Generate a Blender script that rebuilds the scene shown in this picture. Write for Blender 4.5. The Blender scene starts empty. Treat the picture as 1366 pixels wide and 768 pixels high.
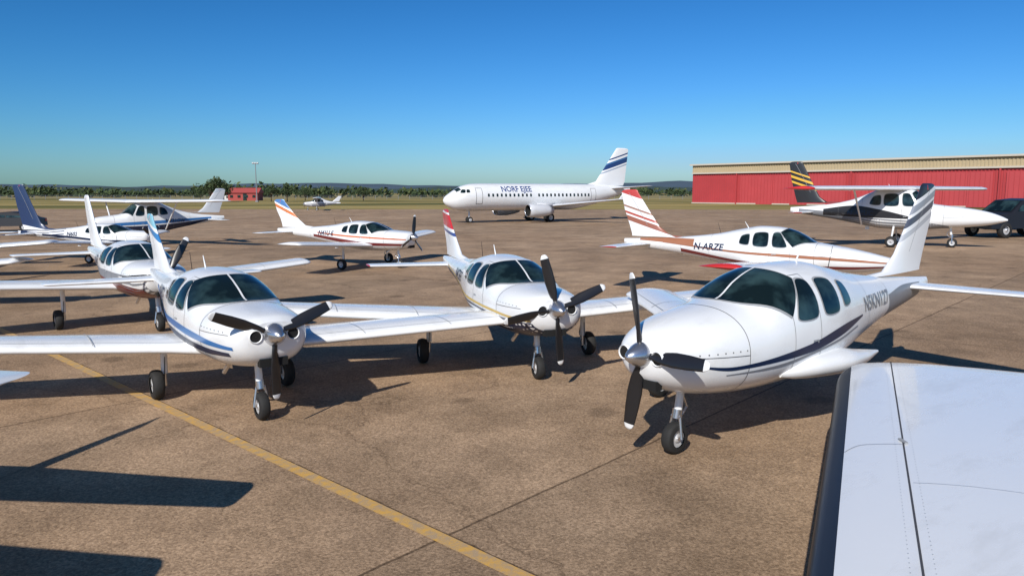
import bpy, bmesh, math, random
from mathutils import Vector, Matrix, noise
random.seed(7)
scene=bpy.context.scene
R=math.radians

# ------------------------------------------------------------ materials
def newmat(name):
    m=bpy.data.materials.new(name); m.use_nodes=True
    nt=m.node_tree; b=nt.nodes["Principled BSDF"]
    return m,nt,b
def N(nt,t,**kw):
    n=nt.nodes.new(t)
    for k,v in kw.items(): setattr(n,k,v)
    return n
def simple(name,col,rough=.5,metal=0,coat=0,var=.12,scale=3,bump=0):
    m,nt,b=newmat(name)
    tc=N(nt,'ShaderNodeTexCoord'); no=N(nt,'ShaderNodeTexNoise'); no.inputs['Scale'].default_value=scale; no.inputs['Detail'].default_value=6
    nt.links.new(tc.outputs['Object'],no.inputs['Vector'])
    mx=N(nt,'ShaderNodeMix',data_type='RGBA')
    mx.inputs[6].default_value=(*[c*(1-var) for c in col],1); mx.inputs[7].default_value=(*[min(1,c*(1+var*.5)) for c in col],1)
    nt.links.new(no.outputs['Fac'],mx.inputs[0]); nt.links.new(mx.outputs[2],b.inputs['Base Color'])
    b.inputs['Roughness'].default_value=rough; b.inputs['Metallic'].default_value=metal
    b.inputs['Coat Weight'].default_value=coat; b.inputs['Coat Roughness'].default_value=.08
    if bump:
        bp=N(nt,'ShaderNodeBump'); bp.inputs['Strength'].default_value=bump; bp.inputs['Distance'].default_value=.01
        nt.links.new(no.outputs['Fac'],bp.inputs['Height']); nt.links.new(bp.outputs[0],b.inputs['Normal'])
    return m
def paint_white(name,col=(.8,.81,.81)):
    m,nt,b=newmat(name)
    tc=N(nt,'ShaderNodeTexCoord')
    mp=N(nt,'ShaderNodeMapping'); mp.inputs['Scale'].default_value=(.6,2.0,2.0)
    nt.links.new(tc.outputs['Object'],mp.inputs[0])
    no=N(nt,'ShaderNodeTexNoise'); no.inputs['Scale'].default_value=1.6; no.inputs['Detail'].default_value=10; no.inputs['Roughness'].default_value=.7
    nt.links.new(mp.outputs[0],no.inputs['Vector'])
    cr=N(nt,'ShaderNodeValToRGB'); cr.color_ramp.elements[0].position=.28; cr.color_ramp.elements[1].position=.5
    cr.color_ramp.elements[0].color=(*[c*k for c,k in zip(col,(.86,.85,.83))],1); cr.color_ramp.elements[1].color=(*col,1)
    nt.links.new(no.outputs['Fac'],cr.inputs[0])
    nt.links.new(cr.outputs[0],b.inputs['Base Color'])
    mr=N(nt,'ShaderNodeMapRange'); mr.inputs[3].default_value=.34; mr.inputs[4].default_value=.2
    nt.links.new(no.outputs['Fac'],mr.inputs[0]); nt.links.new(mr.outputs[0],b.inputs['Roughness'])
    b.inputs['Coat Weight'].default_value=.5; b.inputs['Coat Roughness'].default_value=.06
    n2=N(nt,'ShaderNodeTexNoise'); n2.inputs['Scale'].default_value=2.5; nt.links.new(tc.outputs['Object'],n2.inputs['Vector'])
    bp=N(nt,'ShaderNodeBump'); bp.inputs['Strength'].default_value=.06; bp.inputs['Distance'].default_value=.02
    nt.links.new(n2.outputs['Fac'],bp.inputs['Height']); nt.links.new(bp.outputs[0],b.inputs['Normal'])
    return m
def banded(name,kx,a,bb,stops,rough=.35):
    """paint whose bands follow z + kx*x in aircraft coordinates"""
    m,nt,b=newmat(name)
    tc=N(nt,'ShaderNodeTexCoord'); sp=N(nt,'ShaderNodeSeparateXYZ'); nt.links.new(tc.outputs['Object'],sp.inputs[0])
    m1=N(nt,'ShaderNodeMath',operation='MULTIPLY_ADD'); m1.inputs[1].default_value=kx
    nt.links.new(sp.outputs['X'],m1.inputs[0]); nt.links.new(sp.outputs['Z'],m1.inputs[2])
    mr=N(nt,'ShaderNodeMapRange'); mr.inputs[1].default_value=a; mr.inputs[2].default_value=bb
    nt.links.new(m1.outputs[0],mr.inputs[0])
    cr=N(nt,'ShaderNodeValToRGB'); cr.color_ramp.interpolation='CONSTANT'
    e=cr.color_ramp.elements
    while len(e)<len(stops): e.new(.5)
    for i,(p,c) in enumerate(stops): e[i].position=p; e[i].color=(*c,1)
    nt.links.new(mr.outputs[0],cr.inputs[0]); nt.links.new(cr.outputs[0],b.inputs['Base Color'])
    b.inputs['Roughness'].default_value=rough; b.inputs['Coat Weight'].default_value=.3
    return m
def glass_mat(name,col):
    m,nt,b=newmat(name)
    tc=N(nt,'ShaderNodeTexCoord'); no=N(nt,'ShaderNodeTexNoise'); no.inputs['Scale'].default_value=2.6; no.inputs['Detail'].default_value=3
    nt.links.new(tc.outputs['Object'],no.inputs['Vector'])
    cr=N(nt,'ShaderNodeValToRGB'); cr.color_ramp.elements[0].position=.44; cr.color_ramp.elements[1].position=.66
    cr.color_ramp.elements[0].color=(*[c*.2 for c in col],1); cr.color_ramp.elements[1].color=(*col,1)
    nt.links.new(no.outputs['Fac'],cr.inputs[0]); nt.links.new(cr.outputs[0],b.inputs['Base Color'])
    b.inputs['Roughness'].default_value=.05; b.inputs['IOR'].default_value=1.5
    return m
W=paint_white('white_paint'); WG=paint_white('grey_white_paint',(.62,.63,.65))
GLASS=glass_mat('tinted_glass',(.03,.06,.062)); 
NAVY=simple('navy_paint',(.008,.02,.06),.35,coat=.1); BLUE=simple('blue_paint',(.03,.16,.42),.3,coat=.3)
TITLE=simple('title_blue_paint',(.02,.06,.22),.4)
RED=simple('red_paint',(.55,.03,.03),.35,coat=.3); ORG=simple('orange_paint',(.6,.16,.05),.4); MAR=simple('maroon_paint',(.18,.03,.03),.35,coat=.3)
BLK=simple('black_paint',(.015,.015,.017),.4); DARKLINE=simple('panel_gap',(.06,.06,.065),.8); GREYLINE=simple('panel_seam',(.32,.33,.34),.7)
RUB=simple('tyre_rubber',(.018,.018,.018),.8,var=.4,scale=20); HUB=simple('wheel_hub',(.6,.6,.6),.4,.3)
STEEL=simple('bare_metal',(.62,.62,.64),.25,.9); DK=simple('inlet_dark',(.006,.006,.006),.9); BLADE=simple('propeller_black',(.014,.014,.016),.35,coat=.2)
GOLD=simple('gold_paint',(.6,.42,.12),.4); GREY=simple('grey_paint',(.22,.23,.25),.4); TAN=simple('tan_paint',(.36,.15,.08),.4)

# ------------------------------------------------------------ mesh helpers
def mesh_obj(name,verts,faces,mats,parent=None,smooth=True,midx=None):
    me=bpy.data.meshes.new(name); me.from_pydata([tuple(v) for v in verts],[],faces)
    if not isinstance(mats,(list,tuple)): mats=[mats]
    for m in mats: me.materials.append(m)
    if midx: 
        for p,i in zip(me.polygons,midx): p.material_index=i
    bm=bmesh.new(); bm.from_mesh(me); bmesh.ops.recalc_face_normals(bm,faces=bm.faces); bm.to_mesh(me); bm.free()
    for p in me.polygons: p.use_smooth=smooth
    o=bpy.data.objects.new(name,me); scene.collection.objects.link(o)
    if parent: o.parent=parent
    return o
def empty(name,loc=(0,0,0),rz=0,s=1):
    e=bpy.data.objects.new(name,None); e.empty_display_size=.5; scene.collection.objects.link(e)
    e.location=loc; e.rotation_euler=(0,0,rz); e.scale=(s,s,s); return e
class MB:
    def __init__(s): s.v=[];s.f=[];s.m=[]
    def add(s,v,f,mi=0):
        o=len(s.v); s.v+=[Vector(x) for x in v]; s.f+=[tuple(i+o for i in q) for q in f]; s.m+=[mi]*len(f)
    def box(s,c,d,mi=0,rz=0):
        x,y,z=[q/2 for q in d]; M=Matrix.Rotation(rz,3,'Z'); c=Vector(c)
        v=[c+M@Vector((a*x,b*y,e*z)) for a in(-1,1) for b in(-1,1) for e in(-1,1)]
        s.add(v,[(0,1,3,2),(4,6,7,5),(0,4,5,1),(2,3,7,6),(0,2,6,4),(1,5,7,3)],mi)
    def tube(s,p1,p2,r1,r2=None,mi=0,n=12):
        r2=r1 if r2 is None else r2; p1=Vector(p1);p2=Vector(p2); d=(p2-p1).normalized()
        a=d.orthogonal().normalized(); b=d.cross(a); v=[]
        for p,r in((p1,r1),(p2,r2)):
            for i in range(n):
                t=2*math.pi*i/n; v.append(p+(a*math.cos(t)+b*math.sin(t))*r)
        f=[(i,(i+1)%n,n+(i+1)%n,n+i) for i in range(n)]+[tuple(range(n))[::-1],tuple(range(n,2*n))]
        s.add(v,f,mi)
    def lathe(s,prof,origin,axis,mi=0,n=24,mis=None):
        """prof: (along,radius)"""
        o=Vector(origin); d=Vector(axis).normalized(); a=d.orthogonal().normalized(); b=d.cross(a)
        v=[];f=[]
        for (t,r) in prof:
            for i in range(n):
                q=2*math.pi*i/n; v.append(o+d*t+(a*math.cos(q)+b*math.sin(q))*r)
        for k in range(len(prof)-1):
            f+=[(k*n+i,k*n+(i+1)%n,(k+1)*n+(i+1)%n,(k+1)*n+i) for i in range(n)]
        off=len(s.v); s.v+=v; s.f+=[tuple(i+off for i in q) for q in f]
        s.m+= [mi]*len(f) if mis is None else [mis[k] for k in range(len(prof)-1) for _ in range(n)]
    def obj(s,name,mats,parent=None,smooth=True):
        return mesh_obj(name,s.v,s.f,mats,parent,smooth,s.m)
def autosmooth(o,ang=35):
    for p in o.data.polygons: p.use_smooth=True
    bm=bmesh.new(); bm.from_mesh(o.data)
    for e in bm.edges:
        if len(e.link_faces)==2 and e.calc_face_angle(0)>R(ang): e.smooth=False
    bm.to_mesh(o.data); bm.free()

def pchip(xs,ys):
    n=len(xs); h=[xs[i+1]-xs[i] for i in range(n-1)]; dl=[(ys[i+1]-ys[i])/h[i] for i in range(n-1)]
    m=[0]*n; m[0]=dl[0]; m[-1]=dl[-1]
    for i in range(1,n-1):
        if dl[i-1]*dl[i]<=0: m[i]=0
        else:
            w1=2*h[i]+h[i-1]; w2=h[i]+2*h[i-1]; m[i]=(w1+w2)/(w1/dl[i-1]+w2/dl[i])
    def f(x):
        x=min(max(x,xs[0]),xs[-1]); i=0
        while i<n-2 and x>xs[i+1]: i+=1
        t=(x-xs[i])/h[i]
        return ((2*t**3-3*t*t+1)*ys[i]+(t**3-2*t*t+t)*h[i]*m[i]+(-2*t**3+3*t*t)*ys[i+1]+(t**3-t*t)*h[i]*m[i+1])
    return f
class Fus:
    def __init__(s,st):
        xs=[a[0] for a in st]; s.x0=xs[0]; s.x1=xs[-1]
        s.fw,s.ft,s.fm,s.fb,s.fn=[pchip(xs,[a[k] for a in st]) for k in range(1,6)]
    def P(s,x,th):
        w,zt,zm,zb,n=s.fw(x),s.ft(x),s.fm(x),s.fb(x),s.fn(x)
        c,q=math.cos(th),math.sin(th); e=2/n
        y=w*math.copysign(abs(c)**e,c); hh=(zt-zm) if q>=0 else (zm-zb)
        return Vector((x,y,zm+hh*math.copysign(abs(q)**e,q)))
    def Nn(s,x,th):
        e=1e-3; a=s.P(x+e,th)-s.P(x-e,th); b=s.P(x,th+.01)-s.P(x,th-.01); n=a.cross(b)
        if n.length<1e-12: return Vector((0,0,1))
        n.normalize(); p=s.P(x,th); ref=Vector((0,p.y,p.z-s.fm(x)))
        return n if n.dot(ref)>=0 else -n
    def th(s,x,z):
        zm=s.fm(x); hh=(s.ft(x)-zm) if z>=zm else (zm-s.fb(x)); r=max(-1,min(1,(z-zm)/max(hh,1e-4)))
        return math.copysign(math.asin(min(1,abs(r)**(s.fn(x)/2))),r)
    def S(s,x,z,side,off):
        t=s.th(x,z); t=t if side>0 else math.pi-t
        return s.P(x,t)+s.Nn(x,t)*off
    def build(s,parent,mat,name='fuselage',nx=90,nt=48):
        xs=[s.x0+(s.x1-s.x0)*(i/nx)**1.0 for i in range(nx+1)]
        v=[s.P(x,2*math.pi*(j+.5)/nt) for x in xs for j in range(nt)]
        f=[(i*nt+j,i*nt+(j+1)%nt,(i+1)*nt+(j+1)%nt,(i+1)*nt+j) for i in range(nx) for j in range(nt)]
        f+=[tuple(range(nt)),tuple(range(nx*nt,(nx+1)*nt))]
        o=mesh_obj(name,v,f,mat,parent); autosmooth(o,50); return o
    def window(s,poly,side,mb,mi,off,grow=0,it=3):
        pts=[Vector((a,b)) for a,b in poly]
        c=sum(pts,Vector((0,0)))/len(pts)
        for r in range(it):
            q=[]; k=.15 if r==0 else .25
            for i in range(len(pts)):
                a,b=pts[i],pts[(i+1)%len(pts)]
                q+=[a.lerp(b,k),a.lerp(b,1-k)]
            pts=q
        if grow:
            pts=[p+(p-c).normalized()*grow for p in pts]
        m=len(pts); K=6; v=[s.S(c.x,c.y,side,off)]; f=[]
        for k in range(1,K+1):
            for p in pts:
                q=c.lerp(p,k/K); v.append(s.S(q.x,q.y,side,off))
        for i in range(m): f.append((0,1+i,1+(i+1)%m))
        for k in range(K-1):
            for i in range(m): f.append((1+k*m+i,1+k*m+(i+1)%m,1+(k+1)*m+(i+1)%m,1+(k+1)*m+i))
        mb.add(v,f,mi)
    def stripe(s,keys,side,mb,mi,off,n=60,m=5):
        """keys: (x,zlo,zhi)"""
        xs=[k[0] for k in keys]; lo=pchip(xs,[k[1] for k in keys]); hi=pchip(xs,[k[2] for k in keys])
        v=[];f=[]
        for i in range(n+1):
            x=xs[0]+(xs[-1]-xs[0])*i/n
            t0=s.th(x,lo(x)); t1=s.th(x,hi(x))
            for j in range(m+1):
                t=t0+(t1-t0)*j/m; t=t if side>0 else math.pi-t
                v.append(s.P(x,t)+s.Nn(x,t)*off)
        for i in range(n):
            for j in range(m):
                a=i*(m+1)+j; f.append((a,a+1,a+m+2,a+m+1))
        mb.add(v,f,mi)
    def line(s,pts,side,mb,mi,width=.008,off=.004):
        """pts (x,z) polyline as thin ribbon"""
        dense=[]
        for a,b in zip(pts,pts[1:]):
            k=max(2,int(math.dist(a,b)/.06))
            dense+=[(a[0]+(b[0]-a[0])*i/k,a[1]+(b[1]-a[1])*i/k) for i in range(k)]
        dense.append(pts[-1]); P=[s.S(x,z,side,off) for x,z in dense]
        v=[];f=[]
        for i,p in enumerate(P):
            t=(P[min(i+1,len(P)-1)]-P[max(i-1,0)]); 
            x,z=dense[i]; th=s.th(x,z); th=th if side>0 else math.pi-th
            w=t.cross(s.Nn(x,th)); w=w.normalized()*width/2 if w.length>1e-9 else Vector((0,0,width/2))
            v+=[p+w,p-w]
        f=[(2*i,2*i+1,2*i+3,2*i+2) for i in range(len(P)-1)]
        mb.add(v,f,mi)
    def ring(s,x,mb,mi,width=.01,off=.004,t0=0,t1=2*math.pi):
        v=[];n=64
        for i in range(n+1):
            t=t0+(t1-t0)*i/n
            for dx in(-width/2,width/2): v.append(s.P(x+dx,t)+s.Nn(x+dx,t)*off)
        mb.add(v,[(2*i,2*i+1,2*i+3,2*i+2) for i in range(n)],mi)
    def text(s,txt,x0,z0,size,side,mat,parent,italic=0):
        cu=bpy.data.curves.new('t','FONT'); cu.body=txt; cu.size=1; cu.shear=italic; cu.resolution_u=3; cu.offset=.02
        o=bpy.data.objects.new('t',cu); scene.collection.objects.link(o)
        dg=bpy.context.evaluated_depsgraph_get(); me=bpy.data.meshes.new_from_object(o.evaluated_get(dg))
        bpy.data.objects.remove(o)
        if not me.vertices: return
        bm=bmesh.new(); bm.from_mesh(me)
        for k in range(1,14):
            bmesh.ops.bisect_plane(bm,geom=bm.verts[:]+bm.edges[:]+bm.faces[:],plane_co=(0,k*.07-.1,0),plane_no=(0,1,0))
        bm.to_mesh(me); bm.free()
        wd=max(v.co.x for v in me.vertices)*size
        for v in me.vertices:
            x= x0+v.co.x*size if side<0 else x0+wd-v.co.x*size
            v.co=s.S(x,z0+v.co.y*size,side,.009)
        me.materials.clear(); me.materials.append(mat)
        q=bpy.data.objects.new('registration',me); scene.collection.objects.link(q); q.parent=parent

def naca(c,t):
    return 5*t*(.2969*math.sqrt(c)-.126*c-.3516*c*c+.2843*c**3-.1036*c**4)
def wing(name,parent,secs,mats,thick=.13,vert=False,matfn=None,camber=.02,lines=(),rnd=True,nc=14):
    """secs: list of (x_le, y, z, chord). rounded tip appended."""
    secs=list(secs)
    if rnd:
        a,b=secs[-2],secs[-1]; d=Vector((b[1]-a[1],b[2]-a[2])).normalized(); ch=b[3]; ext=min(.16,ch*.16)
        base=secs[-1]; secs[-1]=(base[0],base[1],base[2],ch)
        for q in(.35,.65,.87,.97,1.0):
            k=math.sqrt(max(0,1-q*q)); cc=ch*(.45+.55*k)
            secs.append((base[0]+(ch-cc)*.35,base[1]+d.x*ext*q,base[2]+d.y*ext*q,cc,max(.04,k)))
    cs=[(1-math.cos(math.pi*i/nc))/2 for i in range(nc+1)]
    loop=[(c,1) for c in cs]+[(c,-1) for c in cs[-2:0:-1]]; L=len(loop); v=[];f=[];mi=[]
    for s in secs:
        x,y,z,ch=s[:4]; k=s[4] if len(s)>4 else 1
        for c,u in loop:
            h=(u*naca(c,thick)*k+ (0 if vert else camber*4*c*(1-c)*k))*ch
            v.append((x+c*ch,y+h,z) if vert else (x+c*ch,y,z+h))
    for i in range(len(secs)-1):
        for j in range(L):
            f.append((i*L+j,i*L+(j+1)%L,(i+1)*L+(j+1)%L,(i+1)*L+j)); mi.append(matfn(i,j,len(secs)) if matfn else 0)
    f.append(tuple(range(L))); mi.append(0); f.append(tuple(range((len(secs)-1)*L,len(secs)*L))); mi.append(matfn(len(secs)-2,0,len(secs)) if matfn else 0)
    o=mesh_obj(name,v,f,mats,parent,True,mi); autosmooth(o,60)
    if lines:
        mb=MB(); s0=secs[0]; s1=secs[-6] if rnd else secs[-1]
        def pt(s,c):
            x=s0[0]+(s1[0]-s0[0])*s; y=s0[1]+(s1[1]-s0[1])*s; z=s0[2]+(s1[2]-s0[2])*s; ch=s0[3]+(s1[3]-s0[3])*s
            h=(naca(c,thick)+(0 if vert else camber*4*c*(1-c)))*ch
            return [Vector((x+c*ch,y+h+.004,z)),Vector((x+c*ch,y-h-.004,z))] if vert else [Vector((x+c*ch,y,z+h+.004))]
        for (a,b,c,d) in lines:
            K=16
            for sd in range(2 if vert else 1):
                P=[pt(a+(b-a)*i/K,c+(d-c)*i/K)[sd] for i in range(K+1)]
                t=(P[-1]-P[0]).normalized(); n=Vector((0,1,0)) if vert else Vector((0,0,1)); w=t.cross(n).normalized()*.005
                vv=[]
                for p in P: vv+=[p+w,p-w]
                mb.add(vv,[(2*i,2*i+1,2*i+3,2*i+2) for i in range(K)],0)
        mb.obj(name+'_seams',GREYLINE,parent)
    return o

def wheel(mb,c,r,w,axis=(0,1,0)):
    c=Vector(c); ax=Vector(axis).normalized()
    prof=[]
    for i in range(13):
        t=math.pi*i/12; prof.append((-math.cos(t)*w/2*(1.0),r-.28*r+.28*r*math.sin(t)**.6 if 0<i<12 else r*.55))
    mb.lathe(prof,c,ax,0,24)
    mb.lathe([(-w*.42,0.001),(-w*.44,r*.2),(-w*.3,r*.3),(-w*.36,r*.56)],c,ax,1,20)
    mb.lathe([(w*.42,0.001),(w*.44,r*.2),(w*.3,r*.3),(w*.36,r*.56)],c,ax,1,20)
    mb.tube(c-ax*w*.5,c+ax*w*.5,r*.12,mi=2)

def prop(parent,zc,angles,R0=.9,xh=.2,rs=.15,spin=STEEL,tip=W,name='propeller'):
    mb=MB()
    mb.lathe([(-.2,.002),(-.185,rs*.25),(-.13,rs*.5),(-.05,rs*.78),(.03,rs*.95),(.1,rs),(.13,rs),(.13,.01)],(xh,0,zc),(1,0,0),0,28)
    for A in angles:
        a=R(A); e=Vector((0,-math.cos(a),math.sin(a))); t=Vector((0,math.sin(a),math.cos(a))); ax=Vector((1,0,0))
        rows=[(.10,.035,.035,60),(.2,.05,.03,48),(.3,.072,.02,38),(.5,.085,.014,28),(.7,.08,.01,22),(.92,.066,.008,18),(.925,.066,.008,18),(.97,.05,.006,16),(1.0,.025,.004,15)]
        v=[];f=[];m=[]
        for (q,hw,ht,tw) in rows:
            tw=R(tw); d1=t*math.cos(tw)+ax*math.sin(tw); d2=-t*math.sin(tw)+ax*math.cos(tw)
            for i in range(10):
                g=2*math.pi*i/10; v.append(Vector((xh+.03,0,zc))+e*(q*R0)+d1*(hw*R0/.9*math.cos(g))+d2*(ht*math.sin(g)))
        for k in range(len(rows)-1):
            for i in range(10): f.append((k*10+i,k*10+(i+1)%10,(k+1)*10+(i+1)%10,(k+1)*10+i)); m.append(2 if k>=6 else 1)
        f.append(tuple(range((len(rows)-1)*10,len(rows)*10))); m.append(2)
        o=len(mb.v); mb.v+=v; mb.f+=[tuple(i+o for i in q) for q in f]; mb.m+=m
    return mb.obj(name,[spin,BLADE,tip],parent)

LOW=[(.22,.31,1.35,1.2,.98,2.2),(.26,.37,1.38,1.19,.91,2.3),(.36,.44,1.41,1.17,.83,2.4),(.65,.53,1.44,1.14,.74,2.5),(1.0,.59,1.46,1.12,.69,2.5),(1.28,.61,1.48,1.11,.67,2.4),
     (1.55,.63,1.59,1.11,.66,2.4),(1.85,.645,1.70,1.12,.66,2.4),(2.2,.65,1.78,1.12,.66,2.4),(2.7,.64,1.80,1.14,.68,2.4),(3.25,.57,1.74,1.17,.74,2.3),(4.0,.44,1.62,1.22,.85,2.1),(5.1,.28,1.52,1.28,1.02,2),(6.3,.13,1.46,1.32,1.17,2),(6.95,.04,1.43,1.35,1.28,2)]
LOWH=[(1.28,.61,1.52,1.11,.67,2.4),(1.55,.63,1.68,1.11,.66,2.35),(1.85,.645,1.82,1.12,.66,2.3),(2.2,.65,1.90,1.12,.66,2.3),(2.7,.64,1.92,1.14,.68,2.3),(3.25,.57,1.83,1.17,.74,2.2),(4.0,.44,1.67,1.22,.85,2.1),(5.1,.28,1.54,1.28,1.02,2),(6.3,.13,1.46,1.32,1.17,2),(6.95,.04,1.43,1.35,1.28,2)]
def windshield(F,parent,xb=1.24,xt=2.02,zs0=1.36,zs1=1.68,sweep=.5,split=True,off=.008):
    mb=MB(); nu,nv=28,10
    for mi,g,of in((1,.022,off*.5),(0,0,off)):
        v=[]
        for j in range(nv+1):
            for i in range(nu+1):
                u=-1+2*i/nu; t=j/nv; au=abs(u)
                xf=xb+sweep*au**2.4-g; xk=xt+.12*au**2+g
                x=xf+(xk-xf)*t
                zz=zs0-g+(zs1+g-zs0)*t
                te=F.th(x,min(zz,F.ft(x)-.01)); th=math.pi/2-(math.pi/2-te)*au
                if u<0: th=math.pi-th
                v.append(F.P(x,th)+F.Nn(x,th)*of)
        f=[(j*(nu+1)+i,j*(nu+1)+i+1,(j+1)*(nu+1)+i+1,(j+1)*(nu+1)+i) for j in range(nv) for i in range(nu)]
        mb.add(v,f,mi)
    if split:
        v=[]
        for j in range(nv+1):
            x=xb-.02+(xt-xb+.04)*j/nv
            for s in(-1,1): v.append(F.P(x,math.pi/2)+Vector((0,s*.012,.014)))
        mb.add(v,[(2*j,2*j+1,2*j+3,2*j+2) for j in range(nv)],2)
    return mb.obj('windshield',[GLASS,GREYLINE,W],parent)
SIDEWIN=[[(1.86,1.33),(2.29,1.33),(2.31,1.67),(2.12,1.68)],[(2.39,1.33),(2.82,1.34),(2.82,1.66),(2.42,1.68)],[(2.92,1.36),(3.22,1.39),(3.17,1.58),(2.93,1.63)]]
SIDEH=[[(1.86,1.38),(2.29,1.38),(2.31,1.76),(2.12,1.77)],[(2.39,1.38),(2.82,1.39),(2.82,1.75),(2.42,1.77)],[(2.92,1.41),(3.22,1.44),(3.17,1.66),(2.93,1.72)]]
def stretch(st,k): return [(x*k,)+tuple(r) for x,*r in st]

def light(name,loc,phi,s=1,skew=0,half=4.6,fus=LOW,body=W,stripes=(),txt=None,txtmat=NAVY,angles=(90,210,330),propR=.88,fin=None,tipmat=None,
          high=False,wins=SIDEWIN,useprop=True,wz=.84,dih=.07,stabh=1.75,chord=(1.4,1.1),stabz=1.3,finh=2.5,finx=5.55,nosegear=True,wx=1.75,txtpos=(3.65,1.22,.26),ws={},doL=True,doR=True,spin=STEEL,gearx=2.45,track=1.45,ngx=.9,door=(0,0),gsk=1,tips=7):
    e=empty(name,(loc[0],loc[1],.012),R(phi),s); F=Fus(fus); F.build(e,body); L=F.x1
    tk=math.tan(R(skew)); dx,dz=door
    det=MB()
    for side in(1,-1):
        for (keys,mi) in stripes: F.stripe(keys,side,det,mi[0],mi[1])
        F.line([(1.8+dx,.88),(1.81+dx,1.31+dz),(2.11+dx,1.71+dz),(2.34+dx,1.72+dz),(2.35+dx,.88),(1.8+dx,.88)],side,det,0,.006)
        F.line([(.45,1.2),(1.2,1.17)],side,det,0,.006)
        for k in range(7): F.line([(.55+k*.1,1.225),(.565+k*.1,1.225)],side,det,0,.012,.005)
        F.line([(2.27+dx,1.16),(2.27+dx,1.19),(2.16+dx,1.19)],side,det,6,.02,.012)
    F.ring(1.2,det,0,.008); F.ring(4.1,det,6,.006); F.ring(5.0,det,6,.006)
    det.obj('paint_trim',[DARKLINE,NAVY,BLUE,RED,ORG,MAR,GREYLINE,BLK,GOLD,GREY,TAN],e)
    g=MB()
    for w in wins:
        for side in(1,-1):
            F.window(w,side,g,1,.004,.018); F.window(w,side,g,0,.009)
    g.obj('cabin_windows',[GLASS,GREYLINE],e)
    windshield(F,e,**ws)
    if txt:
        for side in(1,-1): F.text(txt,*txtpos,side,txtmat,e,.15)
    lines=[(.05,.5,.74,.74),(.52,.95,.76,.76),(.51,.51,.74,.99),(.05,.05,.74,.99),(.95,.95,.76,.99),(.05,.98,.12,.12),(.35,.35,.05,.74),(.68,.68,.05,.74)]
    tm=[body,tipmat or body]
    y0=.0 if high else .35
    for side,nm,do in((1,'wing_right',doR),(-1,'wing_left',doL)):
        if not do: continue
        secs=[]
        for q in(0,.12,.35,.7,.94,1):
            y=y0+(half-y0)*q; ch=chord[0]+(chord[1]-chord[0])*q
            if q==0 and not high: ch*=1.12
            xx=wx+(.12*q)-(chord[0]*.06 if q==0 else 0)+side*y*tk
            secs.append((xx,side*y,wz+dih*y,ch))
        wing(nm,e,secs,tm,.14,lines=lines,matfn=(lambda i,j,n:1 if i>=n-tips else 0))
    for side,nm in((1,'tailplane_right'),(-1,'tailplane_left')):
        wing(nm,e,[(finx+.45,0,stabz,.85),(finx+.55,side*stabh,stabz+.02,.6)],[body,tipmat or body],.1,camber=0,lines=[(.08,1,.6,.6)],matfn=(lambda i,j,n:1 if i>=n-4 else 0))
    fm=fin or body
    zt0=F.ft(finx)
    wing('fin',e,[(finx-.85,0,F.ft(finx-.85)-.06,2.0),(finx-.1,0,zt0+.07,1.25),(finx+.25,0,zt0+.32,.98),(finx+.62,0,(finh+zt0+.3)/2,.8),(finx+.98,0,finh,.56)],[fm],.09,vert=True,lines=[(.25,1,.62,.55)])
    mb=MB(); 
    if high:
        for side in(1,-1):
            mb.tube((wx+.55+side*2.5*tk,side*.5,.85),(wx+.65+side*2.5*tk,side*2.5 if half>3 else side*1.6,wz+dih*2.5),.035,mi=3)
            mb.tube((wx+.6,side*.4,.8),(gearx,side*(track-.3),.3),.045,.03,mi=3); wheel(mb,(gearx,side*(track-.3)+side*.08,.22),.22,.15)
    else:
        for side in(1,-1):
            x=gearx+side*track*tk*gsk; zt=wz
            mb.tube((x,side*track,zt),(x,side*track,.36),.045,mi=3); mb.tube((x,side*track,.5),(x,side*track,.18),.03,mi=2)
            mb.tube((x+.08,side*track,.55),(x+.14,side*track,.38),.012,mi=2); mb.tube((x+.14,side*track,.38),(x+.04,side*track,.24),.012,mi=2)
            wheel(mb,(x,side*(track+.11),.21),.21,.15); mb.tube((x,side*track,.21),(x,side*(track+.11),.21),.025,mi=2)
            mb.tube((x-.06,side*track,.6),(x-.05,side*(track+.02),.2),.006,mi=0,n=6)
    if nosegear:
        x=ngx; mb.tube((x+.06,0,.8),(x,0,.45),.045,mi=3); mb.tube((x,0,.5),(x-.02,0,.4),.055,mi=2)
        for sd in(1,-1): mb.tube((x-.02,sd*.05,.42),(x-.04,sd*.095,.18),.017,mi=2)
        mb.tube((x-.02,-.06,.42),(x-.02,.06,.42),.022,mi=2)
        mb.tube((x+.1,0,.62),(x+.16,0,.5),.012,mi=2); mb.tube((x+.16,0,.5),(x+.03,0,.38),.012,mi=2)
        wheel(mb,(x-.04,0,.18),.18,.13)
    o=mb.obj('landing_gear',[RUB,HUB,STEEL,body],e); autosmooth(o,40)
    d=MB()
    if useprop:
        zc=1.2
        for sd in(1,-1):
            c=(F.x0-.004,sd*.225,zc-.01)
            d.lathe([(0,.001),(0,.068)],c,(-1,0,0),1,20); d.lathe([(-.0,.066),(.014,.074),(.0,.084),(-.01,.086)],c,(-1,0,0),0,20)
        d.box((F.x0+.10,0,F.fb(.36)+.02),(.1,.34,.1),1)
        prop(e,zc,angles,propR,rs=.15,spin=spin)
        d.tube((1.05,.3,.74),(1.25,.32,.58),.028,mi=2); 
    d.tube((3.1,0,F.ft(3.1)-.02),(3.22,0,F.ft(3.1)+.17),.014,.006,mi=0); d.tube((3.9,0,F.ft(3.9)-.02),(4.0,0,F.ft(3.9)+.3),.006,.003,mi=1)
    d.box((3.9,0,F.fb(3.9)-.07),(.16,.012,.16),0)
    d.tube((finx+1.2,0,finh-.01),(finx+1.2,0,finh+.06),.03,.02,mi=3)
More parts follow.
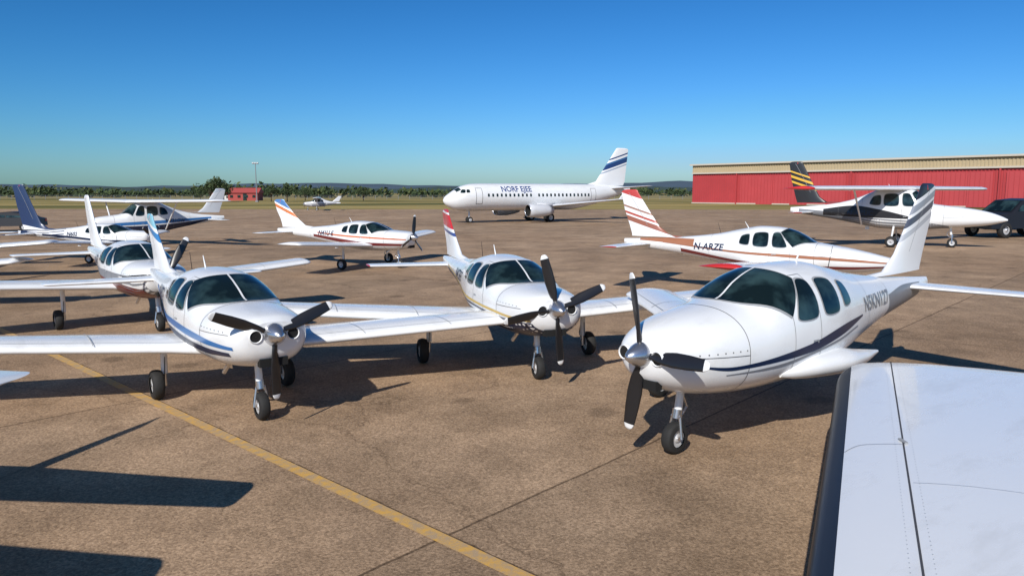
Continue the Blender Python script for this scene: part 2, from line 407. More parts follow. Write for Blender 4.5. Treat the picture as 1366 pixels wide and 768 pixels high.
    o=d.obj('fittings',[body,DK,STEEL,RED],e); autosmooth(o,40)
    return e,F

# ------------------------------------------------------------ aircraft
WH=(.8,.81,.81)
finA=banded('fin_paint_a',-.25,0.2,1.2,[(0,WH),(.26,(.05,.2,.45)),(.36,WH),(.42,(.25,.5,.6)),(.6,WH)])
light('light_aircraft',(-2.70,8.5),127,1.0,skew=21,half=4.0,angles=(-90,22,158),propR=.8,fin=finA,txt='N4RTLE',finh=2.38,dih=.05,wz=.74,track=.75,gsk=.6,ngx=.85,
  stripes=[([(.4,1.02,1.06),(1.2,1.02,1.10),(2.4,1.06,1.15),(3.6,1.10,1.17),(5,1.3,1.35)],(2,.004)),([(.5,.93,.98),(1.5,.88,.97),(2.6,.9,1.02),(3.6,.98,1.06),(4.8,1.18,1.22)],(1,.004))])
finB=banded('fin_paint_b',-.1,.9,2.0,[(0,WH),(.38,(.05,.08,.25)),(.44,WH),(.5,(.55,.03,.03)),(.74,WH),(.78,(.55,.03,.03))])
light('light_aircraft',(.72,10.3),109,1.0,skew=7,half=4.1,angles=(22,105,190,275),propR=.82,fin=finB,txt='N4CRE7',tipmat=RED,tips=6,finh=2.4,wz=.76,track=1.35,ngx=1.0,
  stripes=[([(.3,.6,1.0),(1.2,.6,1.0),(2.4,.6,1.02),(3.6,.6,1.06),(4.8,.7,1.2),(5.9,1.1,1.3)],(1,.004)),([(.3,1.02,1.05),(1.2,1.03,1.07),(2.4,1.05,1.09),(3.6,1.09,1.13),(4.8,1.23,1.26),(5.9,1.32,1.34)],(8,.004))])
finC=banded('fin_paint_c',-.35,-.4,.65,[(0,WH),(.42,(.5,.52,.55)),(.50,WH),(.56,(.08,.09,.12)),(.66,WH),(.70,(.3,.32,.36)),(.80,WH),(.86,(.02,.02,.025))])
FC=[(.22,.27,1.34,1.2,1.0,2.1),(.28,.34,1.40,1.2,.92,2.2),(.5,.47,1.50,1.18,.79,2.3),(.8,.58,1.57,1.16,.71,2.3),(1.15,.65,1.62,1.14,.66,2.3),(1.5,.69,1.67,1.13,.63,2.3),
     (1.8,.71,1.84,1.13,.62,2.3),(2.1,.72,1.95,1.14,.62,2.3),(2.45,.72,2.01,1.15,.62,2.3),(2.95,.70,2.02,1.17,.66,2.3),(3.5,.62,1.94,1.2,.73,2.2),(4.2,.48,1.80,1.26,.87,2.1),(5.2,.31,1.67,1.33,1.06,2),(6.3,.14,1.58,1.4,1.22,2),(6.95,.04,1.54,1.43,1.34,2)]
WC=[[(2.02,1.44),(2.50,1.44),(2.53,1.86),(2.32,1.88)],[(2.62,1.45),(3.02,1.46),(3.02,1.84),(2.65,1.87)],[(3.16,1.50),(3.42,1.53),(3.37,1.76),(3.17,1.81)]]
ec,FF=light('light_aircraft',(1.17,7.42),38.5,1.0,skew=30,gsk=0,half=3.6,fus=FC,wins=WC,angles=(101,259,2),propR=.86,fin=finC,txt='N5KN127',txtmat=GREY,finh=2.92,stabz=1.45,stabh=2.1,doL=False,track=1.5,door=(.17,.2),
  txtpos=(3.9,1.35,.25),ws=dict(xb=1.48,xt=2.2,zs0=1.50,zs1=1.88),ngx=.85,
  stripes=[([(.45,1.12,1.13),(1.0,1.03,1.07),(2.2,1.06,1.15),(3.2,1.2,1.30),(3.8,1.31,1.33)],(1,.004)),([(.9,.98,.99),(1.6,.97,1.0),(2.6,1.06,1.09),(3.6,1.2,1.22)],(9,.004)),([(5.0,1.12,1.45),(5.8,1.2,1.52),(6.5,1.3,1.5)],(9,.004))])
def foreground_wing():
    inv=(Matrix.Translation((1.17,7.42,.012))@Matrix.Rotation(R(38.5),4,'Z')).inverted()
    cx=[0,.03,.07,.13,.22,.4,.7,1]; px=pchip(cx,[3.38,3.49,3.70,3.97,4.4,5.45,7.0,8.4]); py=pchip(cx,[7.5,7.68,7.95,8.12,8.08,7.65,6.8,6.0])
    tt=pchip([0,.012,.05,.2,.5,1],[0,.05,.095,.135,.115,.02])
    D=Vector((-2.85,-6.0,.06)); ns=26; cs=[0,.002,.006,.012,.02,.032,.042,.055,.07,.082,.095,.12,.16,.2,.26,.33,.4,.5,.6,.7,.8,.9,1]
    z0=.92
    def pt(s,c,u):
        k=min(1,(s*18+.04))**.5 if s<.055 else 1
        return Vector((px(c),py(c),z0))+D*s+Vector((0,0,u*tt(c)*(.62 if u<0 else 1)*k+ .02*k))
    ss=[0,.004,.012,.025,.04,.06]+[.06+.94*i/ns for i in range(1,ns+1)]
    v=[];f=[];m=[]
    loop=[(c,1) for c in cs]+[(c,-1) for c in cs[-2:0:-1]]; L=len(loop)
    for s in ss:
        for c,u in loop: v.append(inv@pt(s,c,u))
    for i in range(len(ss)-1):
        for j in range(L):
            c=loop[j][0]; u=loop[j][1]
            boot=(c<.081 and u>0) or (u<0 and c<.09) or (j==L-1)
            f.append((i*L+j,i*L+(j+1)%L,(i+1)*L+(j+1)%L,(i+1)*L+j)); m.append(1 if boot and ss[i]>.03 else 0)
    f.append(tuple(range(L))); m.append(0); f.append(tuple(range((len(ss)-1)*L,len(ss)*L))); m.append(0)
    o=mesh_obj('wing_left',v,f,[W,BLK],ec,True,m); autosmooth(o,70)
    mb=MB()
    def rib(P,w,mi):
        vv=[]
        for i,p in enumerate(P):
            t=(P[min(i+1,len(P)-1)]-P[max(i-1,0)]).normalized(); q=t.cross(Vector((0,0,1))).normalized()*w/2
            vv+=[inv@(p+q),inv@(p-q)]
        mb.add(vv,[(2*i,2*i+1,2*i+3,2*i+2) for i in range(len(P)-1)],mi)
    up=Vector((0,0,.004)); CL=.185
    rib([pt(s/40,CL,1)+up for s in range(1,41)],.011,0)
    rib([pt(.5,CL*(.45+.55*c/16),1)+up for c in range(0,17)],.006,1)
    for s in(.62,): rib([pt(s,c/100,1)+up for c in range(19,95,3)],.004,1)
    for c in(.62,): rib([pt(s/40,c,1)+up for s in range(2,41)],.007,0)
    for cc in(CL-.012,CL+.012):
        for k in range(120):
            p=pt(.03+k*.008,cc,1)+Vector((0,0,.003)); 
            vv=[inv@(p+Vector((.0035*math.cos(a),.0035*math.sin(a),0))) for a in [i*math.pi/3 for i in range(6)]]
            mb.add(vv,[tuple(range(6))],1)
    p=pt(.49,CL,1); mb.add([inv@(p+Vector((a,b,c))) for a in(-.012,.012) for b in(-.05,.05) for c in(.002,.012)],[(0,1,3,2),(4,6,7,5),(0,4,5,1),(2,3,7,6),(0,2,6,4),(1,5,7,3)],1)
    mb.obj('wing_left_seams',[DARKLINE,GREYLINE],ec,False)
    st=[(1.85,.02,.88,.86,.82,2),(2.1,.12,.95,.87,.77,2),(2.45,.2,1.01,.88,.74,2),(2.9,.24,1.02,.88,.72,2),(3.4,.16,.95,.87,.75,2),(3.9,.02,.88,.86,.84,2)]
    Fr=Fus(st); q=Fr.build(ec,W,'wing_root_fairing',30,24)
    for vv in q.data.vertices: vv.co.y-=.62+.05*(vv.co.x-1.85)
foreground_wing()

light('light_aircraft',(-6.75,14.5),131,1.0,skew=0,half=3.8,angles=(60,180,300),fin=banded('fin_paint_d',-.3,.3,1.3,[(0,WH),(.9,(.2,.22,.26))]),txt='N72PA',finh=2.7,
  stripes=[([(.3,.7,1.2),(1.2,.75,1.2),(2.4,.8,1.22),(3.4,.9,1.22),(4.8,1.15,1.35)],(9,.003)),([(.4,.7,.95),(1.2,.7,1.0),(2.6,.75,1.05),(3.8,.9,1.1),(5.2,1.15,1.25)],(5,.005))])
finG=banded('fin_paint_g',-.4,-1.2,.4,[(0,WH),(.45,(.65,.2,.06)),(.53,WH),(.58,(.08,.2,.45)),(.72,(.35,.55,.7)),(.8,WH),(.86,(.65,.2,.06)),(.93,(.08,.2,.45))])
light('light_aircraft',(-3.5,27.6),155,.97,half=4.4,angles=(80,200,320),fin=finG,txt='N41U-E',finh=2.55,
  stripes=[([(.3,1.12,1.16),(1.8,1.16,1.22),(3,1.2,1.26),(4.6,1.3,1.34)],(4,.004)),([(.4,.9,.98),(1.8,.88,1.0),(3,.95,1.09),(4.8,1.15,1.25)],(5,.004))])
finH=banded('fin_paint_h',-.3,-.6,.9,[(0,WH),(.36,(.32,.12,.08)),(.46,WH),(.5,(.45,.08,.05)),(.54,WH),(.62,(.36,.2,.15)),(.66,WH),(.88,(.5,.06,.05))])
FH=[(-.9,.02,1.05,1.03,1.01,2),(-.75,.12,1.12,1.04,.96,2),(-.3,.28,1.24,1.06,.84,2.1),(.3,.42,1.37,1.08,.75,2.2),(1.0,.56,1.48,1.1,.69,2.3)]+LOWH
light('business_aircraft',(9.3,19.3),146,1.0,half=4.4,fus=FH,wins=SIDEH,useprop=False,fin=finH,txt='N-ARZE',finh=2.85,stabh=2.2,tipmat=RED,tips=6,gearx=2.7,ws=dict(xb=1.26,xt=2.0,zs0=1.40,zs1=1.77),door=(0,.08),
  stripes=[([(-.7,1.03,1.06),(.4,1.07,1.14),(1.8,1.12,1.2),(3,1.16,1.22),(5.6,1.36,1.4)],(10,.004)),([(-.6,.95,.98),(.4,.86,.93),(1.8,.82,.92),(3,.88,.96),(5,1.12,1.22)],(5,.004)),([(4.6,1.3,1.5),(5.4,1.36,1.5),(6.4,1.4,1.46)],(10,.005))])
light('light_aircraft',(-16.6,15.5),96,1.0,half=4.6,angles=(30,150,270),txt='N88QD')
light('light_aircraft',(-19.8,22.0),100,1.0,half=4.6,angles=(30,150,270),txt='N19LK',fin=BLUE)
finF=banded('fin_paint_f',-.2,.2,1.8,[(0,WH),(.12,(.015,.035,.10))])
light('light_aircraft',(-14.9,31.0),177,.86,half=4.6,angles=(30,150,270),fin=finF,txt='N602',finh=3.6,finx=5.5,tipmat=W,
  stripes=[([(.3,.9,1.0),(2,.94,1.04),(4,1.1,1.2),(5.6,1.2,1.3)],(1,.004)),([(4.4,1.0,1.6),(5.4,1.05,1.5),(6.8,1.25,1.45)],(1,.005))])
HW=[(.22,.31,1.40,1.2,.98,2.2),(.27,.37,1.46,1.2,.9,2.3),(.5,.46,1.55,1.2,.82,2.5),(1.2,.53,1.64,1.18,.74,2.6),(1.6,.56,1.70,1.18,.70,2.7),(1.95,.57,2.0,1.2,.68,2.7),(2.2,.58,2.2,1.2,.67,2.8),(2.6,.58,2.3,1.2,.67,2.8),(3.4,.56,2.3,1.2,.7,2.7),(3.9,.5,2.1,1.24,.78,2.4),(4.6,.38,1.82,1.28,.92,2.1),(5.6,.22,1.62,1.34,1.1,2),(6.95,.05,1.5,1.4,1.3,2)]
HWIN=[[(2.16,1.6),(2.62,1.6),(2.66,2.1),(2.4,2.1)],[(2.75,1.6),(3.3,1.6),(3.3,2.08),(2.78,2.08)],[(3.4,1.62),(3.85,1.66),(3.7,1.98),(3.42,2.04)]]
HWS=dict(xb=1.64,xt=2.2,zs0=1.6,zs1=2.1,sweep=.42)
# near-left neighbour, mostly out of view
light('high_wing_aircraft',(-6.62,-.35),83,1.0,half=2.45,fus=stretch(HW,.87),wins=[[(x*.87,z) for x,z in w] for w in HWIN],ws=dict(xb=1.43,xt=1.91,zs0=1.6,zs1=2.1,sweep=.36),high=True,angles=(30,150,270),stabh=2.55,stabz=1.62,chord=(1.6,1.4),wx=2.25,wz=1.97,dih=0,finh=2.8,finx=4.6,txtpos=(3.4,1.2,.2),door=(0,.2))
light('high_wing_aircraft',(-21.8,38.0),40,1.0,half=5.2,skew=-25,fus=HW,high=True,wz=2.33,dih=.012,wins=HWIN,wx=1.95,angles=(10,130,250),txt='N731GW',finh=2.95,gearx=2.6,door=(.3,.3),
  fin=banded('fin_paint_e',-.3,.0,1.4,[(0,(.6,.62,.64)),(.6,(.45,.5,.55)),(.85,(.7,.72,.74))]),body=W,ws=HWS,
  stripes=[([(.4,1.1,1.2),(2,1.12,1.28),(4,1.2,1.36),(6.2,1.38,1.46)],(2,.004)),([(.4,.7,1.05),(2,.7,1.06),(4,.8,1.14),(6,1.28,1.35)],(1,.005))])
finI=banded('fin_paint_i',-.35,-.6,1.1,[(0,(.02,.02,.022)),(.42,(.7,.42,.05)),(.47,(.02,.02,.022)),(.54,(.7,.42,.05)),(.6,(.02,.02,.022)),(.67,(.7,.42,.05)),(.71,(.02,.02,.022))])
ei,FI=light('high_wing_aircraft',(23.7,37.6),148,1.32,half=5.4,skew=26,fus=[(-.9,.03,1.13,1.1,1.07,2),(-.7,.16,1.24,1.12,1.0,2),(-.2,.34,1.42,1.15,.88,2.2),(.5,.46,1.55,1.18,.8,2.5)]+HW[3:],useprop=False,high=True,wz=2.28,dih=.0,wins=HWIN,wx=2.3,angles=(10,130,250),txt='N-AZUC',finh=3.35,gearx=2.9,fin=finI,tipmat=RED,tips=6,door=(.3,.3),
  ws=HWS,stripes=[([(1.0,.6,.85),(2,.6,1.0),(3.6,.6,1.1),(5,.8,1.3),(6.6,1.2,1.45)],(9,.004)),([(2.4,1.1,1.2),(3.4,1.12,1.45),(4.4,1.15,1.6),(5.6,1.2,1.45)],(7,.005))])
light('high_wing_aircraft',(-31.5,112),12,.8,half=4.8,fus=HW,high=True,wz=2.33,dih=.012,wins=HWIN,wx=1.95,angles=(10,130,250),txt='N20E',finh=2.6,gearx=2.6,door=(.3,.3),body=WG,ws=HWS,stripes=[([(.3,.7,1.2),(3,.7,1.3),(6.2,1.3,1.46)],(9,.005))])
def nacelle(parent,x,y,z,r,l,mats=(WG,DK,STEEL),name='engine'):
    mb=MB()
    mb.lathe([(.25*l,.01),(.25*l,r*.72),(.02*l,r*.8),(0,r*.86),(.02*l,r*.93),(.2*l,r),(.5*l,r*.98),(.8*l,r*.78),(l,r*.55),(l*.97,r*.5),(l*.8,.01)],(x,y,z),(1,0,0),0,28,mis=[1,1,2,2,0,0,0,0,1,1])
    mb.lathe([(.12*l,.01),(.25*l,r*.25)],(x,y,z),(1,0,0),2,16)
    return mb.obj(name,list(mats),parent)

# ------------------------------------------------------------ airliner
def airliner(loc,phi):
    e=empty('airliner',(loc[0],loc[1],.012),R(phi))
    st=[(0,.03,2.12,2.05,1.98,2),(.15,.28,2.35,2.06,1.75,2),(.6,.66,2.68,2.1,1.42,2),(1.2,.96,3.05,2.2,1.18,2),(1.9,1.15,3.38,2.3,1.1,2),(2.8,1.24,3.56,2.35,1.08,2),(4,1.26,3.6,2.35,1.08,2),(13.5,1.26,3.6,2.35,1.08,2),(16,1.05,3.58,2.5,1.45,2),(18.5,.62,3.5,2.75,2.1,2),(20.5,.22,3.35,3.0,2.7,2),(21.3,.06,3.2,3.1,2.98,2)]
    F=Fus(st); F.build(e,W,nx=110)
    g=MB()
    for side in(1,-1):
        for k in range(26):
            x=3.9+k*.45
            if 8.6<x<9.0: continue
            F.window([(x,2.38),(x+.2,2.38),(x+.2,2.66),(x,2.66)],side,g,0,.01,it=2)
        F.window([(1.28,2.72),(1.75,2.72),(1.85,3.02),(1.55,3.04)],side,g,0,.012,it=2); F.window([(1.83,2.74),(2.2,2.76),(2.2,3.02),(1.93,3.04)],side,g,0,.012,it=2)
        for x in(2.75,15.6):
            F.line([(x,1.75),(x,3.15),(x+.62,3.15),(x+.62,1.75),(x,1.75)],side,g,1,.035,.01)
    for sd in(-1,1):
        v=[]
        for j in range(5):
            for i in range(5):
                x=1.06+.42*j/4; th=math.pi/2-sd*(.06+.62*i/4); v.append(F.P(x,th)+F.Nn(x,th)*.012)
        g.add(v,[(j*5+i,j*5+i+1,(j+1)*5+i+1,(j+1)*5+i) for j in range(4) for i in range(4)],0)
    g.obj('cabin_windows',[GLASS,DARKLINE,BLUE],e)
    for side in(1,-1): F.text('NORF EJEE',5.4,2.84,.7,side,TITLE,e)
    for sd,nm in((1,'wing_right'),(-1,'wing_left')):
        wing(nm,e,[(7.6,0,1.35,4.4),(8.6,sd*1.4,1.4,3.6),(10.2,sd*4,1.65,2.2),(12.6,sd*9.0,2.15,.95)],[WG],.12)
        wing('winglet_'+nm[5:],e,[(12.75,sd*9.05,2.15,.85),(13.5,sd*9.15,3.1,.4)],[W],.08,vert=True,rnd=False)
        nacelle(e,7.0,sd*3.1,1.12,.62,2.7)
        mb=MB(); mb.box((9.0,sd*3.1,1.62),(2.0,.14,.35)); mb.obj('engine_pylon',[WG],e)
        wing('tailplane_'+nm[5:],e,[(18.2,0,3.15,2.0),(20.3,sd*3.8,3.4,.85)],[WG],.1,camber=0)
    fin=banded('airliner_fin_paint',-.3,-2.2,1.4,[(0,WH),(.42,(.35,.4,.48)),(.46,WH),(.50,(.02,.05,.16)),(.62,(.05,.15,.32)),(.66,WH),(.72,(.02,.05,.16)),(.76,WH)])
    wing('fin',e,[(15.4,0,3.45,5.0),(16.9,0,3.85,3.7),(19.4,0,7.1,1.6)],[fin],.09,vert=True)
    mb=MB()
    mb.tube((2.6,0,1.3),(2.6,0,.3),.08,mi=2)
    for s in(-1,1): wheel(mb,(2.6,s*.17,.28),.28,.2)
    for sd in(1,-1):
        mb.tube((10.2,sd*1.75,1.5),(10.2,sd*1.75,.4),.12,mi=2); mb.tube((9.4,sd*1.5,1.3),(10.2,sd*1.75,.6),.05,mi=2)
        for s in(-1,1): wheel(mb,(10.2,sd*1.75+s*.24,.42),.42,.3)
    o=mb.obj('landing_gear',[RUB,HUB,WG],e); autosmooth(o)
airliner((-6.2,67),30)

# ------------------------------------------------------------ ground
def ground_mats():
    m,nt,b=newmat('apron_concrete')
    tc=N(nt,'ShaderNodeTexCoord'); L=nt.links.new
    mp=N(nt,'ShaderNodeMapping'); mp.inputs['Rotation'].default_value=(0,0,R(-47.2)); L(tc.outputs['Object'],mp.inputs[0])
    def noise_(sc,det=8,rough=.6,src=None):
        n=N(nt,'ShaderNodeTexNoise'); n.inputs['Scale'].default_value=sc; n.inputs['Detail'].default_value=det; n.inputs['Roughness'].default_value=rough
        L((src or tc.outputs['Object']),n.inputs['Vector']); return n
    n1=noise_(.12,6); n2=noise_(1.1,10,.7); n3=noise_(38,6,.75); n4=noise_(.45,8,.65)
    def ramp(src,p0,c0,p1,c1):
        r=N(nt,'ShaderNodeValToRGB'); r.color_ramp.elements[0].position=p0; r.color_ramp.elements[1].position=p1
        r.color_ramp.elements[0].color=(*c0,1); r.color_ramp.elements[1].color=(*c1,1); L(src,r.inputs[0]); return r
    def mul(a,b_,f=1):
        x=N(nt,'ShaderNodeMix',data_type='RGBA',blend_type='MULTIPLY'); x.inputs[0].default_value=f; L(a,x.inputs[6]); L(b_,x.inputs[7]); return x.outputs[2]
    base=ramp(n1.outputs['Fac'],.35,(.41,.28,.175),.65,(.51,.365,.24)).outputs[0]
    base=mul(base,ramp(n4.outputs['Fac'],.36,(.74,.73,.71),.60,(1.06,1.05,1.04)).outputs[0])
    base=mul(base,ramp(n2.outputs['Fac'],.3,(.74,.73,.72),.6,(1.05,1.05,1.05)).outputs[0])
    base=mul(base,ramp(n3.outputs['Fac'],.35,(.62,.6,.58),.6,(1.12,1.12,1.12)).outputs[0])
    vo=N(nt,'ShaderNodeTexVoronoi'); vo.inputs['Scale'].default_value=55; L(tc.outputs['Object'],vo.inputs['Vector'])
    sp=N(nt,'ShaderNodeSeparateColor'); L(vo.outputs['Color'],sp.inputs[0])
    base=mul(base,ramp(sp.outputs[0],.05,(.7,.69,.68),.9,(1.12,1.12,1.12)).outputs[0])
    wv=noise_(1.4,4); add=N(nt,'ShaderNodeMix',data_type='RGBA',blend_type='LINEAR_LIGHT'); add.inputs[0].default_value=.18; L(tc.outputs['Object'],add.inputs[6]); L(wv.outputs['Color'],add.inputs[7])
    v2=N(nt,'ShaderNodeTexVoronoi'); v2.inputs['Scale'].default_value=.62; L(add.outputs[2],v2.inputs['Vector'])
    base=mul(base,ramp(v2.outputs['Distance'],.09,(.5,.49,.48),.16,(1,1,1)).outputs[0],.7)
    dn=noise_(2.2,5); dm=N(nt,'ShaderNodeMix',data_type='RGBA',blend_type='LINEAR_LIGHT'); dm.inputs[0].default_value=.022; L(mp.outputs[0],dm.inputs[6]); L(dn.outputs['Color'],dm.inputs[7])
    wv2=noise_(.8,6,.7); ad2=N(nt,'ShaderNodeMix',data_type='RGBA',blend_type='LINEAR_LIGHT'); ad2.inputs[0].default_value=.5; L(tc.outputs['Object'],ad2.inputs[6]); L(wv2.outputs['Color'],ad2.inputs[7])
    v3=N(nt,'ShaderNodeTexVoronoi',feature='DISTANCE_TO_EDGE'); v3.inputs['Scale'].default_value=.16; L(ad2.outputs[2],v3.inputs['Vector'])
    base=mul(base,ramp(v3.outputs['Distance'],.0008,(.45,.43,.41),.0022,(1,1,1)).outputs[0],.6)
    sx=N(nt,'ShaderNodeSeparateXYZ'); L(dm.outputs[2],sx.inputs[0])
    def flo(out,period,shift):
        a=N(nt,'ShaderNodeMath',operation='ADD'); a.inputs[1].default_value=shift+600+period/2; L(out,a.inputs[0])
        dv=N(nt,'ShaderNodeMath',operation='DIVIDE'); dv.inputs[1].default_value=period; L(a.outputs[0],dv.inputs[0])
        fl=N(nt,'ShaderNodeMath',operation='FLOOR'); L(dv.outputs[0],fl.inputs[0]); return fl.outputs[0]
    cb=N(nt,'ShaderNodeCombineXYZ'); L(flo(sx.outputs['X'],12.0,2.0),cb.inputs[0]); L(flo(sx.outputs['Y'],6.2,JY),cb.inputs[1])
    wn=N(nt,'ShaderNodeTexWhiteNoise',noise_dimensions='3D'); L(cb.outputs[0],wn.inputs['Vector'])
    base=mul(base,ramp(wn.outputs['Value'],0,(.85,.85,.85),1,(1.06,1.05,1.04)).outputs[0])
    def joint(out,period,shift,w):
        a=N(nt,'ShaderNodeMath',operation='ADD'); a.inputs[1].default_value=shift+600; L(out,a.inputs[0])
        mo=N(nt,'ShaderNodeMath',operation='MODULO'); mo.inputs[1].default_value=period; L(a.outputs[0],mo.inputs[0])
        s=N(nt,'ShaderNodeMath',operation='SUBTRACT'); s.inputs[1].default_value=period/2; L(mo.outputs[0],s.inputs[0])
        ab=N(nt,'ShaderNodeMath',operation='ABSOLUTE'); L(s.outputs[0],ab.inputs[0])
        r=N(nt,'ShaderNodeMapRange'); r.inputs[1].default_value=w; r.inputs[2].default_value=w*2.2; L(ab.outputs[0],r.inputs[0]); return r.outputs[0]
    jy=joint(sx.outputs['Y'],6.2,JY,.009); jx=joint(sx.outputs['X'],12.0,2.0,.007)
    mn=N(nt,'ShaderNodeMath',operation='MINIMUM'); L(jy,mn.inputs[0]); L(jx,mn.inputs[1])
    jc=ramp(mn.outputs[0],0,(.3,.28,.26),1,(1,1,1)); base=mul(base,jc.outputs[0],.85)
    L(base,b.inputs['Base Color']); 
    rr=N(nt,'ShaderNodeMapRange'); rr.inputs[3].default_value=.72; rr.inputs[4].default_value=.92; L(n2.outputs['Fac'],rr.inputs[0]); L(rr.outputs[0],b.inputs['Roughness'])
    b.inputs['Specular IOR Level'].default_value=.2
    bp=N(nt,'ShaderNodeBump'); bp.inputs['Strength'].default_value=.7; bp.inputs['Distance'].default_value=.012; L(n3.outputs['Fac'],bp.inputs['Height'])
    L(bp.outputs[0],b.inputs['Normal'])
    g,nt,b=newmat('dry_grass'); L=nt.links.new
    tc=N(nt,'ShaderNodeTexCoord'); mp=N(nt,'ShaderNodeMapping'); mp.inputs['Scale'].default_value=(.3,1,1); L(tc.outputs['Object'],mp.inputs[0])
    n=N(nt,'ShaderNodeTexNoise'); n.inputs['Scale'].default_value=.05; n.inputs['Detail'].default_value=10; L(mp.outputs[0],n.inputs['Vector'])
    r=N(nt,'ShaderNodeValToRGB'); e=r.color_ramp.elements; e[0].position=.36; e[0].color=(.09,.095,.03,1); e[1].position=.56; e[1].color=(.34,.26,.10,1); L(n.outputs['Fac'],r.inputs[0]); L(r.outputs[0],b.inputs['Base Color']); b.inputs['Roughness'].default_value=1
    b.inputs['Specular IOR Level'].default_value=.1
    return m,g
def acrossy(x,y): return -math.sin(R(47.2))*x+math.cos(R(47.2))*y
JY=3.1-(acrossy(-1.14,5.3)%6.2)-600%6.2+.0
APR,GRASS=ground_mats()
mesh_obj('grass_ground',[(-7000,-300,0),(7000,-300,0),(7000,9000,0),(-7000,9000,0)],[(0,1,2,3)],GRASS)
mesh_obj('apron',[(-260,-40,.012),(320,-40,.012),(320,104,.012),(60,116,.012),(-260,128,.012)],[(0,1,2,3,4)],APR)
bpy.data.objects['grass_ground'].location.z=-.03
m,nt,b=newmat('worn_yellow_paint'); L=nt.links.new
tc=N(nt,'ShaderNodeTexCoord'); n=N(nt,'ShaderNodeTexNoise'); n.inputs['Scale'].default_value=9; n.inputs['Detail'].default_value=10; n.inputs['Roughness'].default_value=.75; L(tc.outputs['Object'],n.inputs['Vector'])
r=N(nt,'ShaderNodeValToRGB'); e=r.color_ramp.elements; e[0].position=.42; e[0].color=(.40,.28,.16,1); e[1].position=.6; e[1].color=(.60,.34,.07,1); L(n.outputs['Fac'],r.inputs[0]); L(r.outputs[0],b.inputs['Base Color']); b.inputs['Roughness'].default_value=.8
d=Vector((9.6,-8.9,0)).normalized(); w=Vector((d.y,-d.x,0))*.07
A=Vector((-9.56,14.2,.017)); p0=A-d*60; p1=A+d*30
mesh_obj('taxiway_line',[p0-w,p1-w,p1+w,p0+w],[(0,1,2,3)],m)
YEL=m
mb=MB()
for (a,b_) in(((-60,95),(110,88)),((-80,58),(-16,120))):
    a=Vector((*a,.017)); b2=Vector((*b_,.017)); d=(b2-a).normalized(); w=Vector((-d.y,d.x,0))*.12; mb.add([a-w,b2-w,b2+w,a+w],[(0,1,2,3)])
mb.obj('apron_marking',YEL)

# ------------------------------------------------------------ hangar
RW=simple('red_cladding',(.42,.045,.05),.6,var=.2,scale=.3); RW2=simple('red_door',(.48,.06,.065),.55,var=.15,scale=.4); BG=simple('beige_cladding',(.45,.36,.22),.7,var=.12,scale=.3); TR=simple('trim',(.55,.5,.42),.6); ROOF=simple('roof_sheet',(.4,.35,.27),.5)
def hangar(A,B,depth,H):
    A=Vector((*A,0));B=Vector((*B,0)); d=B-A; Ln=d.length; ang=math.atan2(d.y,d.x)
    e=empty('hangar',(A.x,A.y,0),ang)
    def corr(name,x0,x1,z0,z1,y,mat,pitch=.6,dp=.09):
        v=[];x=x0;xs=[]
        while x<x1: xs+=[(x,0),(x+pitch*.4,0),(x+pitch*.5,-dp),(x+pitch*.9,-dp)]; x+=pitch
        xs.append((x1,0))
        xs=[q for q in xs if q[0]<=x1]
        for (a,b) in xs: v+=[(a,y+b,z0),(a,y+b,z1)]
        f=[(2*i,2*i+2,2*i+3,2*i+1) for i in range(len(xs)-1)]
        mesh_obj(name,v,f,mat,e,False)
    zr=6.9
    corr('upper_wall',0,Ln,zr+.3,H,-.15,BG)
    corr('lower_wall',0,Ln,0,zr,0,RW)
    mb=MB(); mb.box((Ln/2,depth/2+.2,H/2),(Ln-.1,depth,H-.3),0); mb.obj('hall',[BG],e,False)
    mb=MB(); mb.add([(-.5,-.6,H-.05),(Ln+.5,-.6,H-.05),(Ln+.5,depth/2,H+.5),(-.5,depth/2,H+.5),(-.5,depth+.6,H-.05),(Ln+.5,depth+.6,H-.05)],[(0,1,2,3),(3,2,5,4),(0,3,4),(1,5,2)],0)
    mb.obj('roof',[ROOF],e,False)
    mb=MB(); mb.box((Ln/2,-.32,zr+.15),(Ln,.3,.3),0); mb.box((Ln/2,-.66,H-.05),(Ln+1,.14,.35),0)
    x=12
    while x<Ln-2:
        mb.box((x,-.28,zr/2),(.28,.2,zr),1); x+=26
    mb.box((Ln/2,-.12,.12),(Ln,.35,.24),0)
    mb.obj('trim',[TR,RW],e,False)
    x=12.4; 
    while x<Ln-20:
        mb=MB(); n=6; w=24.0/n
        for k in range(n):
            y=-.2-.09*(k%2); mb.box((x+w*(k+.5)+.6,y,3.15),(w-.06,.07,6.25),0)
            for q in range(5): mb.box((x+w*(k+.5)+.6-w/2+w*(q+.5)/5,y-.05,3.15),(.1,.04,6.1),1)
        mb.obj('sliding_door',[RW2,RW],e,False); x+=26
hangar((43.3,179),(116,96),40,9.1)

